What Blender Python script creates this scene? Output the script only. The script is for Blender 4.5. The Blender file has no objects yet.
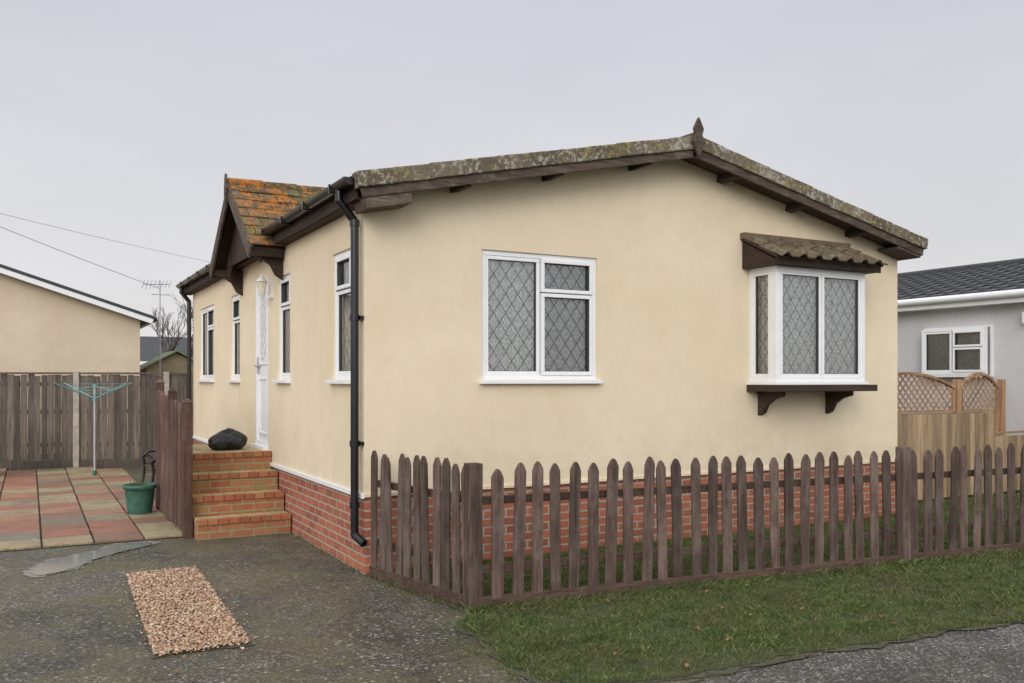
import bpy, math, random, bmesh
import numpy as np
from mathutils import Matrix, Vector
random.seed(7); rng=np.random.default_rng(7)
scene=bpy.context.scene
COL=scene.collection

# ------------------------------------------------------------------ materials
class NT:
    def __init__(s,name):
        s.m=bpy.data.materials.new(name); s.m.use_nodes=True
        s.t=s.m.node_tree; s.t.nodes.clear()
        s.out=s.t.nodes.new('ShaderNodeOutputMaterial')
        s.p=s.t.nodes.new('ShaderNodeBsdfPrincipled')
        s.t.links.new(s.p.outputs[0],s.out.inputs[0])
        s.tc=s.t.nodes.new('ShaderNodeTexCoord').outputs['Object']
    def L(s,a,b): s.t.links.new(a,b)
    def setin(s,n,i,v):
        if v is None: return
        if isinstance(v,bpy.types.NodeSocket): s.L(v,n.inputs[i])
        else:
            if isinstance(v,(tuple,list)) and len(v)==3 and n.inputs[i].type=='RGBA': v=(*v,1)
            n.inputs[i].default_value=v
    def noise(s,scale,detail=4,rough=.55,vec=None,dist=0,col=False):
        n=s.t.nodes.new('ShaderNodeTexNoise'); s.L(vec or s.tc,n.inputs['Vector'])
        n.inputs['Scale'].default_value=scale;n.inputs['Detail'].default_value=detail
        n.inputs['Roughness'].default_value=rough;n.inputs['Distortion'].default_value=dist
        return n.outputs['Color' if col else 'Fac']
    def voro(s,scale,vec=None,out='Distance',rand=1.0):
        n=s.t.nodes.new('ShaderNodeTexVoronoi'); s.L(vec or s.tc,n.inputs['Vector'])
        n.inputs['Scale'].default_value=scale; n.inputs['Randomness'].default_value=rand
        return n.outputs[out]
    def ramp(s,fac,stops,interp='LINEAR'):
        n=s.t.nodes.new('ShaderNodeValToRGB'); s.setin(n,0,fac); cr=n.color_ramp; cr.interpolation=interp
        while len(cr.elements)<len(stops): cr.elements.new(.5)
        for e,(p,c) in zip(cr.elements,stops):
            e.position=p
            if not isinstance(c,(tuple,list)): c=(c,c,c)
            e.color=(*c,1)
        return n.outputs[0]
    def mix(s,f,a,b,mode='MIX'):
        n=s.t.nodes.new('ShaderNodeMix'); n.data_type='RGBA'; n.blend_type=mode
        def st(i,v):
            if isinstance(v,bpy.types.NodeSocket): s.L(v,n.inputs[i])
            elif isinstance(v,(tuple,list)): n.inputs[i].default_value=(*v,1)[:4]
            else: n.inputs[i].default_value=v if i==0 else (v,v,v,1)
        st(0,f); st(6,a); st(7,b); return n.outputs[2]
    def math(s,op,a,b=0.0,clamp=False):
        n=s.t.nodes.new('ShaderNodeMath'); n.operation=op; n.use_clamp=clamp
        s.setin(n,0,a); s.setin(n,1,b); return n.outputs[0]
    def mapping(s,scale=(1,1,1),loc=(0,0,0),rot=(0,0,0),vec=None):
        n=s.t.nodes.new('ShaderNodeMapping'); s.L(vec or s.tc,n.inputs[0])
        n.inputs['Scale'].default_value=scale;n.inputs['Location'].default_value=loc;n.inputs['Rotation'].default_value=rot
        return n.outputs[0]
    def island(s):
        return s.t.nodes.new('ShaderNodeNewGeometry').outputs['Random Per Island']
    def sep(s,v=None):
        n=s.t.nodes.new('ShaderNodeSeparateXYZ'); s.L(v or s.tc,n.inputs[0]); return n.outputs
    def bump(s,h,strength=.3,dist=.01,nrm=None):
        n=s.t.nodes.new('ShaderNodeBump'); n.inputs['Strength'].default_value=strength
        n.inputs['Distance'].default_value=dist; s.L(h,n.inputs['Height'])
        if nrm: s.L(nrm,n.inputs['Normal'])
        s.L(n.outputs[0],s.p.inputs['Normal']); return n.outputs[0]
    def base(s,c): s.setin(s.p,'Base Color',c)
    def rough(s,r): s.setin(s.p,'Roughness',r)
    def spec(s,v): s.p.inputs['Specular IOR Level'].default_value=v
    def xz(s):
        sp=s.sep()
        cb=s.t.nodes.new('ShaderNodeCombineXYZ')
        s.L(s.math('ADD',sp[0],sp[1]),cb.inputs[0]); s.L(sp[2],cb.inputs[1])
        return cb.outputs[0]

def plain(name,c,r=.6,metal=0,var=.12,scale=9,spec=.5,bump=0):
    n=NT(name); f=n.noise(scale,5)
    lo=tuple(x*(1-var) for x in c); hi=tuple(min(1,x*(1+var)) for x in c)
    n.base(n.ramp(f,[(.3,lo),(.7,hi)])); n.rough(r); n.p.inputs['Metallic'].default_value=metal; n.spec(spec)
    if bump: n.bump(n.noise(scale*12,3),bump,.004)
    return n.m

def render_mat(name,c,dirty=.8):
    n=NT(name)
    big=n.noise(.7,6,.62,dist=.3); mid=n.noise(4,8,.75)
    col=n.ramp(big,[(.32,tuple(x*y for x,y in zip(c,(.88,.865,.82)))),(.66,c)])
    col=n.mix(n.math('MULTIPLY',n.ramp(mid,[(.45,0.0),(.72,1.0)]),.38),col,tuple(x*y for x,y in zip(c,(.84,.80,.72))))
    st=n.noise(1,6,.7,vec=n.mapping((5.5,5.5,.7)),dist=.5)
    brk=n.ramp(n.noise(1.3,3,.6,vec=n.mapping(loc=(4,4,2))),[(.45,0.0),(.62,1.0)])
    col=n.mix(n.math('MULTIPLY',n.math('MULTIPLY',n.ramp(st,[(.55,0.0),(.78,1.0)]),brk),.28*dirty),col,(.44,.37,.25))
    sp=n.sep()
    low=n.math('MULTIPLY',n.math('SUBTRACT',1.45,sp[2]),1.0,True)
    low=n.math('MULTIPLY',low,n.ramp(n.noise(3.0,7,.78,dist=.4),[(.38,0.0),(.70,1.0)]))
    col=n.mix(n.math('MULTIPLY',low,.5*dirty),col,(.40,.34,.22))
    g=n.noise(120,3,.65)
    col=n.mix(n.math('MULTIPLY',n.ramp(g,[(.38,1.0),(.6,0.0)]),.18),col,tuple(x*.6 for x in c))
    n.base(col); n.rough(.9); n.spec(.2)
    b=n.bump(n.noise(90,5,.75),.75,.008)
    n2=n.t.nodes.new('ShaderNodeBump'); n2.inputs['Strength'].default_value=.3; n2.inputs['Distance'].default_value=.02
    n.L(n.noise(2.2,3),n2.inputs['Height']); n.L(b,n2.inputs['Normal']); n.L(n2.outputs[0],n.p.inputs['Normal'])
    return n.m

def brick_mat(name,c1,c2,mortar,moss=0.0,ms=.008,rh=.075):
    n=NT(name)
    b=n.t.nodes.new('ShaderNodeTexBrick'); n.L(n.xz(),b.inputs['Vector'])
    b.inputs['Scale'].default_value=1; b.inputs['Brick Width'].default_value=.225; b.inputs['Row Height'].default_value=rh
    b.inputs['Mortar Size'].default_value=ms; b.inputs['Mortar Smooth'].default_value=.1;b.inputs['Bias'].default_value=0
    b.inputs['Color1'].default_value=(*c1,1);b.inputs['Color2'].default_value=(*c2,1);b.inputs['Mortar'].default_value=(*mortar,1)
    col=n.mix(n.ramp(n.noise(14,6,.7),[(.4,0.0),(.8,.5)]),b.outputs[0],tuple(x*.5 for x in c1))
    col=n.mix(n.math('MULTIPLY',n.ramp(n.noise(4,5,.7),[(.5,0.0),(.75,1.0)]),moss),col,(.20,.19,.07))
    n.base(col); n.rough(.9)
    h=n.math('SUBTRACT',n.math('MULTIPLY',n.noise(60,4),.3),b.outputs[1])
    n.bump(h,.8,.010); return n.m

def wood_mat(name,c1,c2,c3,rough=.75,moss=.0,axis='z',mossc=(.13,.14,.07),fade=None):
    n=NT(name); r=n.island()
    sc={'z':(40,40,2.2),'x':(2.2,40,40),'y':(40,2.2,40)}[axis]
    vec=n.mapping(sc)
    add=n.t.nodes.new('ShaderNodeVectorMath'); add.operation='ADD'; n.L(vec,add.inputs[0])
    cb=n.t.nodes.new('ShaderNodeCombineXYZ'); n.L(n.math('MULTIPLY',r,57.0),cb.inputs[0]); n.L(n.math('MULTIPLY',r,31.0),cb.inputs[2]); n.L(cb.outputs[0],add.inputs[1])
    g=n.noise(1,6,.65,vec=add.outputs[0],dist=.4)
    col=n.ramp(g,[(.3,c1),(.55,c2),(.8,c3)])
    if fade:
        col=n.mix(n.ramp(n.noise(4.5,6,.75,vec=n.mapping((1,1,.5))),[(.46,0.0),(.66,.75)]),col,fade)
    tone=n.ramp(r,[(0,.62),(.5,.95),(1,1.3)])
    col=n.mix(1.0,col,tone,'MULTIPLY')
    col=n.mix(n.math('MULTIPLY',n.ramp(n.noise(7,6,.75),[(.50,0.0),(.68,1.0)]),moss),col,mossc)
    n.base(col); n.rough(rough); n.spec(.3); n.bump(g,.6,.005); return n.m

def lichen_mat(name,base,l1,l2,amt1=.5,amt2=.45,sc=1.0):
    n=NT(name); r=n.island()
    col=n.mix(n.noise(20*sc,5,.7),tuple(x*.5 for x in base),tuple(x*1.35 for x in base))
    col=n.mix(1.0,col,n.ramp(r,[(0,.7),(1,1.25)]),'MULTIPLY')
    cl=n.noise(3.2,3,.6)
    f1=n.math('ADD',n.noise(24*sc,9,.8),n.math('MULTIPLY',n.math('SUBTRACT',cl,.5),.35))
    m1=n.math('MULTIPLY',n.ramp(f1,[(amt1,0.0),(amt1+.04,1.0)]),.9)
    col=n.mix(m1,col,n.mix(n.noise(70*sc,3),tuple(x*.6 for x in l1),l1))
    f2=n.math('SUBTRACT',n.noise(15*sc,9,.8,vec=n.mapping(loc=(5,3,8))),n.math('MULTIPLY',n.math('SUBTRACT',cl,.5),.35))
    m2=n.math('MULTIPLY',n.ramp(f2,[(amt2,0.0),(amt2+.05,1.0)]),.9)
    col=n.mix(m2,col,n.mix(n.noise(50*sc,3),tuple(x*.6 for x in l2),l2))
    n.base(col); n.rough(.95); n.spec(.2); n.bump(n.noise(45*sc,7,.8),.9,.012); return n.m

def asphalt(name,tint,moss,pale=.5):
    n=NT(name)
    big=n.noise(.75,8,.75,dist=.5)
    col=n.ramp(big,[(.34,tuple(x*.42 for x in tint)),(.5,tint),(.68,tuple(x*1.9 for x in tint))])
    v=n.voro(80,out='Color'); sp=n.t.nodes.new('ShaderNodeSeparateColor'); n.L(v,sp.inputs[0])
    agg=n.ramp(sp.outputs[0],[(.0,.3),(.55,.9),(.8,1.5),(.93,2.6),(1,4.4)])
    col=n.mix(1.0,col,agg,'MULTIPLY')
    col=n.mix(n.math('MULTIPLY',n.ramp(n.noise(22,7,.82),[(.5,0.0),(.6,1.0)]),.6),col,tuple(x*.45 for x in tint))
    mm=n.ramp(n.noise(1.3,9,.8),[(.43,0.0),(.58,1.0)])
    col=n.mix(n.math('MULTIPLY',mm,moss),col,n.mix(n.ramp(n.noise(34,7,.82),[(.35,0.0),(.65,1.0)]),(.026,.028,.010),(.20,.175,.085)))
    dist=n.voro(20,vec=n.mix(.05,n.tc,n.noise(8,3,col=True)))
    dots=n.ramp(dist,[(.16,1.0),(.28,0.0)])
    zone=n.ramp(n.noise(1.0,4,vec=n.mapping(loc=(3.2,1.1,0))),[(.42,0.0),(.54,1.0)])
    zone2=n.ramp(n.noise(26,3),[(.43,0.0),(.53,1.0)])
    col=n.mix(n.math('MULTIPLY',n.math('MULTIPLY',dots,zone),n.math('MULTIPLY',zone2,pale)),col,(.42,.42,.38))
    n.base(col)
    wet=n.ramp(n.noise(.8,6,.65,vec=n.mapping(loc=(1,7,0))),[(.40,.30),(.60,.8)])
    n.rough(wet); n.spec(.5)
    h=n.math('ADD',n.voro(80),n.math('MULTIPLY',n.noise(7,6,.7),2.0))
    n.bump(h,.85,.010); return n.m

M={}
M['render']=render_mat('cream_render',(.88,.755,.565))
M['render_n']=render_mat('cream_render_neighbour',(.74,.62,.48),.3)
M['render_g']=render_mat('pale_grey_render',(.66,.66,.68),.2)
M['brick']=brick_mat('red_brick',(.46,.145,.075),(.28,.085,.05),(.40,.34,.28),.25,.009)
M['stepbrick']=brick_mat('step_brick',(.36,.10,.05),(.36,.18,.08),(.32,.27,.15),.8,.010)
M['upvc']=plain('white_upvc',(.82,.83,.84),.35,var=.03)
M['upvc_d']=plain('upvc_gasket',(.05,.05,.05),.6)
M['darktimber']=wood_mat('dark_brown_timber',(.022,.013,.010),(.05,.030,.022),(.085,.055,.042),axis='x')
M['timber_y']=wood_mat('dark_brown_timber_y',(.022,.013,.010),(.05,.030,.022),(.085,.055,.042),axis='y')
M['timber_w']=wood_mat('weathered_barge',(.04,.027,.021),(.10,.072,.055),(.20,.155,.12),axis='x',moss=.4,mossc=(.24,.23,.16))
M['picket']=wood_mat('picket_stain',(.042,.026,.022),(.105,.066,.054),(.24,.17,.14),moss=.2,fade=(.19,.145,.125))
M['board']=wood_mat('gravel_board',(.035,.019,.015),(.08,.046,.036),(.14,.09,.07),axis='x',moss=.3)
M['oldred']=wood_mat('weathered_red_wood',(.045,.022,.018),(.115,.060,.048),(.21,.14,.11),moss=.25,fade=(.20,.14,.11))
M['greyfence']=wood_mat('grey_fence_boards',(.06,.047,.040),(.145,.115,.095),(.27,.225,.19),moss=.15,fade=(.10,.085,.07))
M['tanfence']=wood_mat('tan_fence_boards',(.20,.135,.075),(.36,.26,.16),(.47,.36,.24))
M['tantrellis']=wood_mat('orange_trellis',(.22,.125,.065),(.38,.23,.13),(.46,.31,.2))
M['concrete']=plain('concrete',(.36,.32,.27),.9,var=.25,bump=.4)
M['verge']=lichen_mat('lichened_verge_tile',(.17,.135,.10),(.52,.51,.41),(.40,.36,.10),.53,.56,1.0)
M['porchtile']=lichen_mat('orange_lichen_tile',(.15,.105,.065),(.24,.23,.08),(.60,.21,.035),.54,.515,.8)
M['rooftile']=lichen_mat('brown_roof_tile',(.10,.075,.06),(.2,.2,.12),(.3,.2,.06),.56,.58)
M['baytile']=lichen_mat('bay_roof_tile',(.15,.11,.075),(.27,.25,.16),(.27,.25,.09),.53,.58)
M['slate']=plain('dark_slate',(.035,.036,.042),.5,var=.3)
M['black']=plain('black_pvc',(.008,.008,.009),.28,var=.2)
M['lead']=plain('lead_came',(.055,.055,.06),.5,var=.1)
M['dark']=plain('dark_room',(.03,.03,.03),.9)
M['asph']=asphalt('drive_asphalt',(.088,.078,.064),.8,.75)
M['road']=asphalt('road_asphalt',(.085,.078,.072),.3,.35)
M['green_roof']=plain('green_felt_roof',(.16,.19,.10),.9,var=.2)
M['tanwall']=plain('shed_timber',(.30,.24,.15),.9)
M['greenpot']=plain('green_plastic_pot',(.04,.12,.085),.5,var=.4)
M['soil']=plain('soil',(.05,.035,.025),1,var=.4,bump=.8)
M['teal']=plain('teal_coated_steel',(.16,.34,.34),.5)
M['steel']=plain('galvanised_steel',(.45,.46,.47),.45,.6)
M['bin']=plain('bin_plastic',(.02,.035,.06),.5)
M['amber']=plain('lantern_glass',(.75,.66,.48),.15)
M['bark']=plain('bark',(.10,.075,.06),.95,var=.3)
M['leaf']=plain('dead_leaf',(.22,.11,.05),.8,var=.4,scale=20)
n=NT('black_polythene'); n.base((.010,.010,.011)); n.rough(.26); n.bump(n.noise(11,5,.6,dist=1.2),1.0,.05); M['bag']=n.m
def curtain_mat(name,c):
    n=NT(name)
    lace=n.ramp(n.noise(34,5,.75),[(.40,.55),(.56,1.0)])
    col=n.mix(1.0,c,lace,'MULTIPLY'); n.base(col); n.rough(.95); n.spec(.1); return n.m
M['lace']=curtain_mat('lace_curtain',(.92,.93,.91))
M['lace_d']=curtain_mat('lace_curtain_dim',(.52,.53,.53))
g=NT('window_glass'); g.t.nodes.remove(g.p)
tr=g.t.nodes.new('ShaderNodeBsdfTransparent'); tr.inputs[0].default_value=(.95,.97,.97,1)
gl=g.t.nodes.new('ShaderNodeBsdfGlossy'); gl.inputs['Roughness'].default_value=.02; gl.inputs[0].default_value=(1,1,1,1)
bm_=g.t.nodes.new('ShaderNodeBump'); bm_.inputs['Strength'].default_value=.06; bm_.inputs['Distance'].default_value=.02; g.L(g.noise(3,2),bm_.inputs['Height']); g.L(bm_.outputs[0],gl.inputs['Normal'])
fr=g.t.nodes.new('ShaderNodeFresnel'); fr.inputs[0].default_value=1.65
mx=g.t.nodes.new('ShaderNodeMixShader'); g.L(g.math('ADD',fr.outputs[0],.09,True),mx.inputs[0]); g.L(tr.outputs[0],mx.inputs[1]); g.L(gl.outputs[0],mx.inputs[2]); g.L(mx.outputs[0],g.out.inputs[0])
M['glass']=g.m
n=NT('grass_blade'); r=n.island()
c=n.ramp(r,[(0,(.05,.085,.02)),(.6,(.10,.15,.038)),(.85,(.16,.20,.06)),(1,(.33,.30,.15))])
c=n.mix(n.ramp(n.noise(1.6,6,.7),[(.40,0.0),(.60,.85)]),c,(.12,.12,.05))
c=n.mix(n.ramp(n.noise(5,4,.7,vec=n.mapping(loc=(9,2,0))),[(.5,0.0),(.64,.7)]),c,(.045,.08,.02))
n.base(c); n.rough(.6); n.spec(.25)
M['blade']=n.m
n=NT('grass_ground'); n.base(n.ramp(n.noise(8,6,.7),[(.3,(.038,.042,.018)),(.7,(.085,.095,.035))])); n.rough(1); n.bump(n.noise(60,5),.8,.02); M['grassg']=n.m
n=NT('verge_dirt'); n.base(n.ramp(n.noise(16,6,.75),[(.3,(.055,.050,.032)),(.55,(.10,.092,.06)),(.75,(.17,.155,.11))])); n.rough(1); n.bump(n.noise(70,5),.9,.02); M['dirt']=n.m
n=NT('pebble'); r=n.island()
n.base(n.mix(n.math('MULTIPLY',n.noise(90,3),.6),n.ramp(r,[(0,(.24,.12,.065)),(.22,(.42,.25,.15)),(.45,(.52,.34,.22)),(.65,(.58,.46,.34)),(.78,(.28,.18,.12)),(.88,(.64,.58,.48)),(.96,(.18,.15,.14))],'CONSTANT'),(.42,.27,.17))); n.rough(.6); M['pebble']=n.m
n=NT('paving_slab'); r=n.island()
c=n.ramp(r,[(0,(.40,.15,.10)),(.24,(.44,.36,.21)),(.40,(.33,.28,.19)),(.5,(.46,.21,.14)),(.66,(.30,.14,.10)),(.78,(.45,.34,.21)),(.90,(.24,.22,.16))],'CONSTANT')
c=n.mix(n.ramp(n.noise(3.5,8,.8),[(.45,0.0),(.68,.7)]),c,(.12,.11,.055))
c=n.mix(n.ramp(n.noise(1.0,4,.6,vec=n.mapping(loc=(2,2,0))),[(.4,0.0),(.65,.25)]),c,(.28,.21,.13))
c=n.mix(n.ramp(n.noise(45,4,.7),[(.4,.45),(.6,0.0)]),c,(.10,.08,.05)); n.base(c)
n.rough(n.ramp(n.noise(1.5,4),[(.4,.35),(.6,.8)])); n.bump(n.noise(50,6,.7),.6,.008); M['slab']=n.m
n=NT('puddle_water'); n.base((.22,.22,.21)); n.rough(.07); n.spec(.9); M['water']=n.m
n=NT('wet_patch_painted_sheen'); n.base(n.ramp(n.noise(12,7,.75),[(.35,(.10,.095,.08)),(.6,(.30,.29,.26))])); n.rough(.3); M['patch']=n.m  # wet tarmac; pale tone is sky reflection painted into the colour
n=NT('nosing_brick'); r=n.island()
n.base(n.mix(n.ramp(n.noise(6,6,.75),[(.44,0.0),(.7,.7)]),n.ramp(r,[(0,(.26,.07,.035)),(.5,(.35,.105,.05)),(1,(.40,.17,.08))]),(.22,.18,.06))); n.rough(.8); n.bump(n.noise(60,4),.5,.005); M['slab2']=n.m
n=NT('buff_tread_tile'); r=n.island()
n.base(n.mix(n.ramp(n.noise(7,7,.8),[(.38,0.0),(.66,.8)]),n.ramp(r,[(0,(.46,.35,.18)),(1,(.58,.46,.27))]),(.24,.205,.06))); n.rough(.75); n.bump(n.noise(60,4),.5,.005); M['slab3']=n.m

# ------------------------------------------------------------------ mesh builder
class MB:
    def __init__(s): s.v=[];s.f=[];s.mi=[];s.mats=[];s.sm=[]
    def mid(s,m):
        if m not in s.mats: s.mats.append(m)
        return s.mats.index(m)
    def add(s,vs,fs,m,Mx=None,smooth=False):
        b=len(s.v)
        for p in vs:
            p=Vector(p)
            if Mx is not None: p=Mx@p
            s.v.append(p[:])
        k=s.mid(m)
        for f in fs: s.f.append(tuple(b+i for i in f)); s.mi.append(k); s.sm.append(smooth)
    def box(s,x0,x1,y0,y1,z0,z1,m,Mx=None):
        s.add([(x0,y0,z0),(x1,y0,z0),(x1,y1,z0),(x0,y1,z0),(x0,y0,z1),(x1,y0,z1),(x1,y1,z1),(x0,y1,z1)],
              [(0,3,2,1),(4,5,6,7),(0,1,5,4),(1,2,6,5),(2,3,7,6),(3,0,4,7)],m,Mx)
    def prism(s,poly,y0,y1,m,Mx=None):
        n=len(poly); vs=[(a,y0,b) for a,b in poly]+[(a,y1,b) for a,b in poly]
        fs=[tuple(range(n)),tuple(range(2*n-1,n-1,-1))]+[(i,i+n,(i+1)%n+n,(i+1)%n) for i in range(n)]
        s.add(vs,fs,m,Mx)
    def cyl(s,p0,p1,r0,r1=None,m='black',seg=12,cap=True):
        r1=r0 if r1 is None else r1
        p0=Vector(p0);p1=Vector(p1);d=(p1-p0).normalized()
        a=d.orthogonal().normalized();b=d.cross(a)
        vs=[]
        for p,r in((p0,r0),(p1,r1)):
            for i in range(seg):
                t=2*math.pi*i/seg; vs.append(p+a*math.cos(t)*r+b*math.sin(t)*r)
        fs=[(i,(i+1)%seg,(i+1)%seg+seg,i+seg) for i in range(seg)]
        s.add(vs,fs,m,smooth=True)
        if cap: s.add(vs,[tuple(range(seg-1,-1,-1)),tuple(range(seg,2*seg))],m)
    def tube(s,pts,r,m,seg=10):
        for a,b in zip(pts[:-1],pts[1:]): s.cyl(a,b,r,r,m,seg)
        for p in pts[1:-1]: s.ball(p,r,m)
    def ball(s,c,r,m,sc=(1,1,1),nu=10,nv=7,jit=0):
        vs=[];fs=[];c=Vector(c)
        for j in range(nv+1):
            ph=math.pi*j/nv
            for i in range(nu):
                th=2*math.pi*i/nu; k=1+random.uniform(-jit,jit)
                vs.append(c+Vector((math.sin(ph)*math.cos(th)*sc[0],math.sin(ph)*math.sin(th)*sc[1],math.cos(ph)*sc[2]))*r*k)
        for j in range(nv):
            for i in range(nu): fs.append((j*nu+i,(j+1)*nu+i,(j+1)*nu+(i+1)%nu,j*nu+(i+1)%nu))
        s.add(vs,fs,m,smooth=True)
    def obj(s,name,parent=None,bevel=0,fixn=True):
        me=bpy.data.meshes.new(name); me.from_pydata(s.v,[],s.f); me.update()
        for m in s.mats: me.materials.append(M[m])
        me.polygons.foreach_set('material_index',s.mi); me.polygons.foreach_set('use_smooth',s.sm)
        if fixn:
            bm=bmesh.new(); bm.from_mesh(me); bmesh.ops.recalc_face_normals(bm,faces=bm.faces); bm.to_mesh(me); bm.free()
        o=bpy.data.objects.new(name,me); COL.objects.link(o)
        if parent: o.parent=parent
        if bevel:
            b=o.modifiers.new('bevel','BEVEL'); b.width=bevel; b.segments=2; b.limit_method='ANGLE'
        return o
def empty(name):
    o=bpy.data.objects.new(name,None); COL.objects.link(o); o.empty_display_size=.3; return o
def frame(o,a,b,c):
    m=Matrix.Identity(4)
    for i,v in enumerate((a,b,c)):
        for k in range(3): m[k][i]=v[k]
    for k in range(3): m[k][3]=o[k]
    return m

# ------------------------------------------------------------------ windows
def lattice(mb,a0,a1,b0,b1,c,Mx,dw=.125,dh=.175,wd=.0045):
    k=dh/dw; w=a1-a0;h=b1-b0
    for sgn in (1,-1):
        n0=-int(h/dh)-2; n1=int((h+k*w)/dh)+3
        for i in range(n0,n1+2):
            t=(i+.5)*dh
            off=t if sgn==-1 else t-k*w
            pts=[]
            for a in(0,w):
                b=sgn*k*a+off
                if 0<=b<=h: pts.append((a,b))
            for b in(0,h):
                a=(b-off)/(sgn*k)
                if 0<a<w: pts.append((a,b))
            if len(pts)<2: continue
            p,q=pts[0],pts[1]
            if abs(p[0]-q[0])<.004: continue
            dx,dy=q[0]-p[0],q[1]-p[1]; l=math.hypot(dx,dy); nx,ny=-dy/l*wd/2,dx/l*wd/2
            cc=c+(.0008 if sgn==1 else 0)
            mb.add([(a0+p[0]+nx,b0+p[1]+ny,cc),(a0+p[0]-nx,b0+p[1]-ny,cc),(a0+q[0]-nx,b0+q[1]-ny,cc),(a0+q[0]+nx,b0+q[1]+ny,cc)],[(0,1,2,3)],'lead',Mx)

def rectframe(mb,a0,a1,b0,b1,t,c0,c1,m,Mx):
    mb.box(a0,a1,b0,b0+t,c0,c1,m,Mx); mb.box(a0,a1,b1-t,b1,c0,c1,m,Mx)
    mb.box(a0,a0+t,b0+t,b1-t,c0,c1,m,Mx); mb.box(a1-t,a1,b0+t,b1-t,c0,c1,m,Mx)

def window(parent,Mx,w,h,lights,sill=True,lead=True,cset=-.02,name='window',curt='lace',frt=.045,back=True):
    fr=MB(); gl=MB(); cu=MB(); ld=MB()
    c0,c1=cset-.06,cset
    rectframe(fr,0,w,0,h,frt,c0,c1,'upvc',Mx)
    for (a0,a1,b0,b1,kind) in lights:
        c=c1+(.012 if kind!='f' else -.006)
        rectframe(fr,a0,a1,b0,b1,.034,c0+.004,c,'upvc',Mx)
        g=.034
        rectframe(ld,a0+g,a1-g,b0+g,b1-g,.004,c0+.006,c-.010,'upvc_d',Mx)
        gl.add([(a0+g,b0+g,c1-.03),(a1-g,b0+g,c1-.03),(a1-g,b1-g,c1-.03),(a0+g,b1-g,c1-.03)],[(0,1,2,3)],'glass',Mx)
        if lead: lattice(ld,a0+g,a1-g,b0+g,b1-g,c1-.026,Mx)
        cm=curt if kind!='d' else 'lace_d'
        nn=max(8,int((a1-a0)/.006)); vs=[]
        ph=random.random()*6
        for i in range(nn+1):
            a=a0+(a1-a0)*i/nn; x=a*2*math.pi
            c=-.082+.013*math.sin(x/.085+ph)+.006*math.sin(x/.041+ph*2)
            c2=-.082+.015*math.sin(x/.085+ph+.5)+.007*math.sin(x/.05+ph*2)
            vs+= [(a,b0-.01,c+cset),(a,b1+.01,c2+cset)]
        fs=[(2*i,2*i+2,2*i+3,2*i+1) for i in range(nn)]
        cu.add(vs,fs,cm,Mx,True)
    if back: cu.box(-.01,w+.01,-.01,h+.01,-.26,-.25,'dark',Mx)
    if sill: fr.box(-.03,w+.03,-.035,-.001,cset-.05,.055,'upvc',Mx)
    fr.obj(name+'_frame',parent,.004); gl.obj(name+'_glass',parent,fixn=False); cu.obj(name+'_curtain',parent,fixn=False); ld.obj(name+'_leading',parent,fixn=False)

def wall_holes(mb,Mx,w,b0,b1,holes,m,depth=.14):
    xs=sorted({0,w,*[h[0] for h in holes],*[h[1] for h in holes]}); ys=sorted({b0,b1,*[h[2] for h in holes],*[h[3] for h in holes]})
    for i in range(len(xs)-1):
        for j in range(len(ys)-1):
            cx=(xs[i]+xs[i+1])/2;cy=(ys[j]+ys[j+1])/2
            if any(h[0]<cx<h[1] and h[2]<cy<h[3] for h in holes): continue
            mb.add([(xs[i],ys[j],0),(xs[i+1],ys[j],0),(xs[i+1],ys[j+1],0),(xs[i],ys[j+1],0)],[(0,1,2,3)],m,Mx)
    for a0,a1,c0,c1 in holes:
        for p,q in(((a0,c0),(a1,c0)),((a1,c0),(a1,c1)),((a1,c1),(a0,c1)),((a0,c1),(a0,c0))):
            mb.add([(*p,0),(*q,0),(*q,-depth),(*p,-depth)],[(0,1,2,3)],m,Mx)

# ================================================================== BUNGALOW
H=empty('park_home_bungalow')
W=6.62; LEN=8.67; ZB=.66
S_ROOF=(3.98-3.24)/3.43
def zroof(x): return 3.24+(x+.15)*S_ROOF if x<=3.28 else 3.98-(x-3.28)*(3.98-3.24)/3.44
mb=MB()
MG=frame((0,0,0),(1,0,0),(0,0,1),(0,-1,0))
MS=frame((0,LEN,0),(0,-1,0),(0,0,1),(-1,0,0))
zt=3.10
win1=(1.09,2.32,1.61,2.77)
wall_holes(mb,MG,W,ZB,zt,[win1],'render')
mb.add([(0,zt,0),(W,zt,0),(W,zroof(W)-.1,0),(3.28,3.86,0),(0,zroof(0)-.1,0)],[(0,1,2,3,4)],'render',MG)
sides=[(.33,.86,1.61,2.75),(2.35,2.87,1.61,2.75),(3.33,3.97,.84,2.80),(4.88,5.47,1.61,2.75),(6.74,7.98,1.61,2.75)]
wall_holes(mb,MS,LEN,ZB,3.18,[(LEN-b,LEN-a,c,d) for a,b,c,d in sides],'render')
mb.box(W-.05,W,.001,LEN-.001,ZB,3.14,'render')
mb.add([(0,0,ZB),(W,0,ZB),(W,0,zroof(W)-.1),(3.28,0,3.86),(0,0,zroof(0)-.1)],[(0,1,2,3,4)],'render',Matrix.Translation((0,LEN,0))@frame((0,0,0),(1,0,0),(0,1,0),(0,0,1)))
mb.obj('walls',H,fixn=False)
mb=MB(); mb.box(-.0,W+.018,-.018,.0,ZB-.02,ZB+.012,'render'); mb.box(-.022,-.0,-.018,LEN,ZB-.03,ZB+.012,'upvc'); mb.obj('base_trim',H,.004)
mb=MB(); mb.box(.012,W-.012,.012,LEN-.012,-.02,ZB-.005,'brick'); mb.obj('brick_plinth',H)

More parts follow.
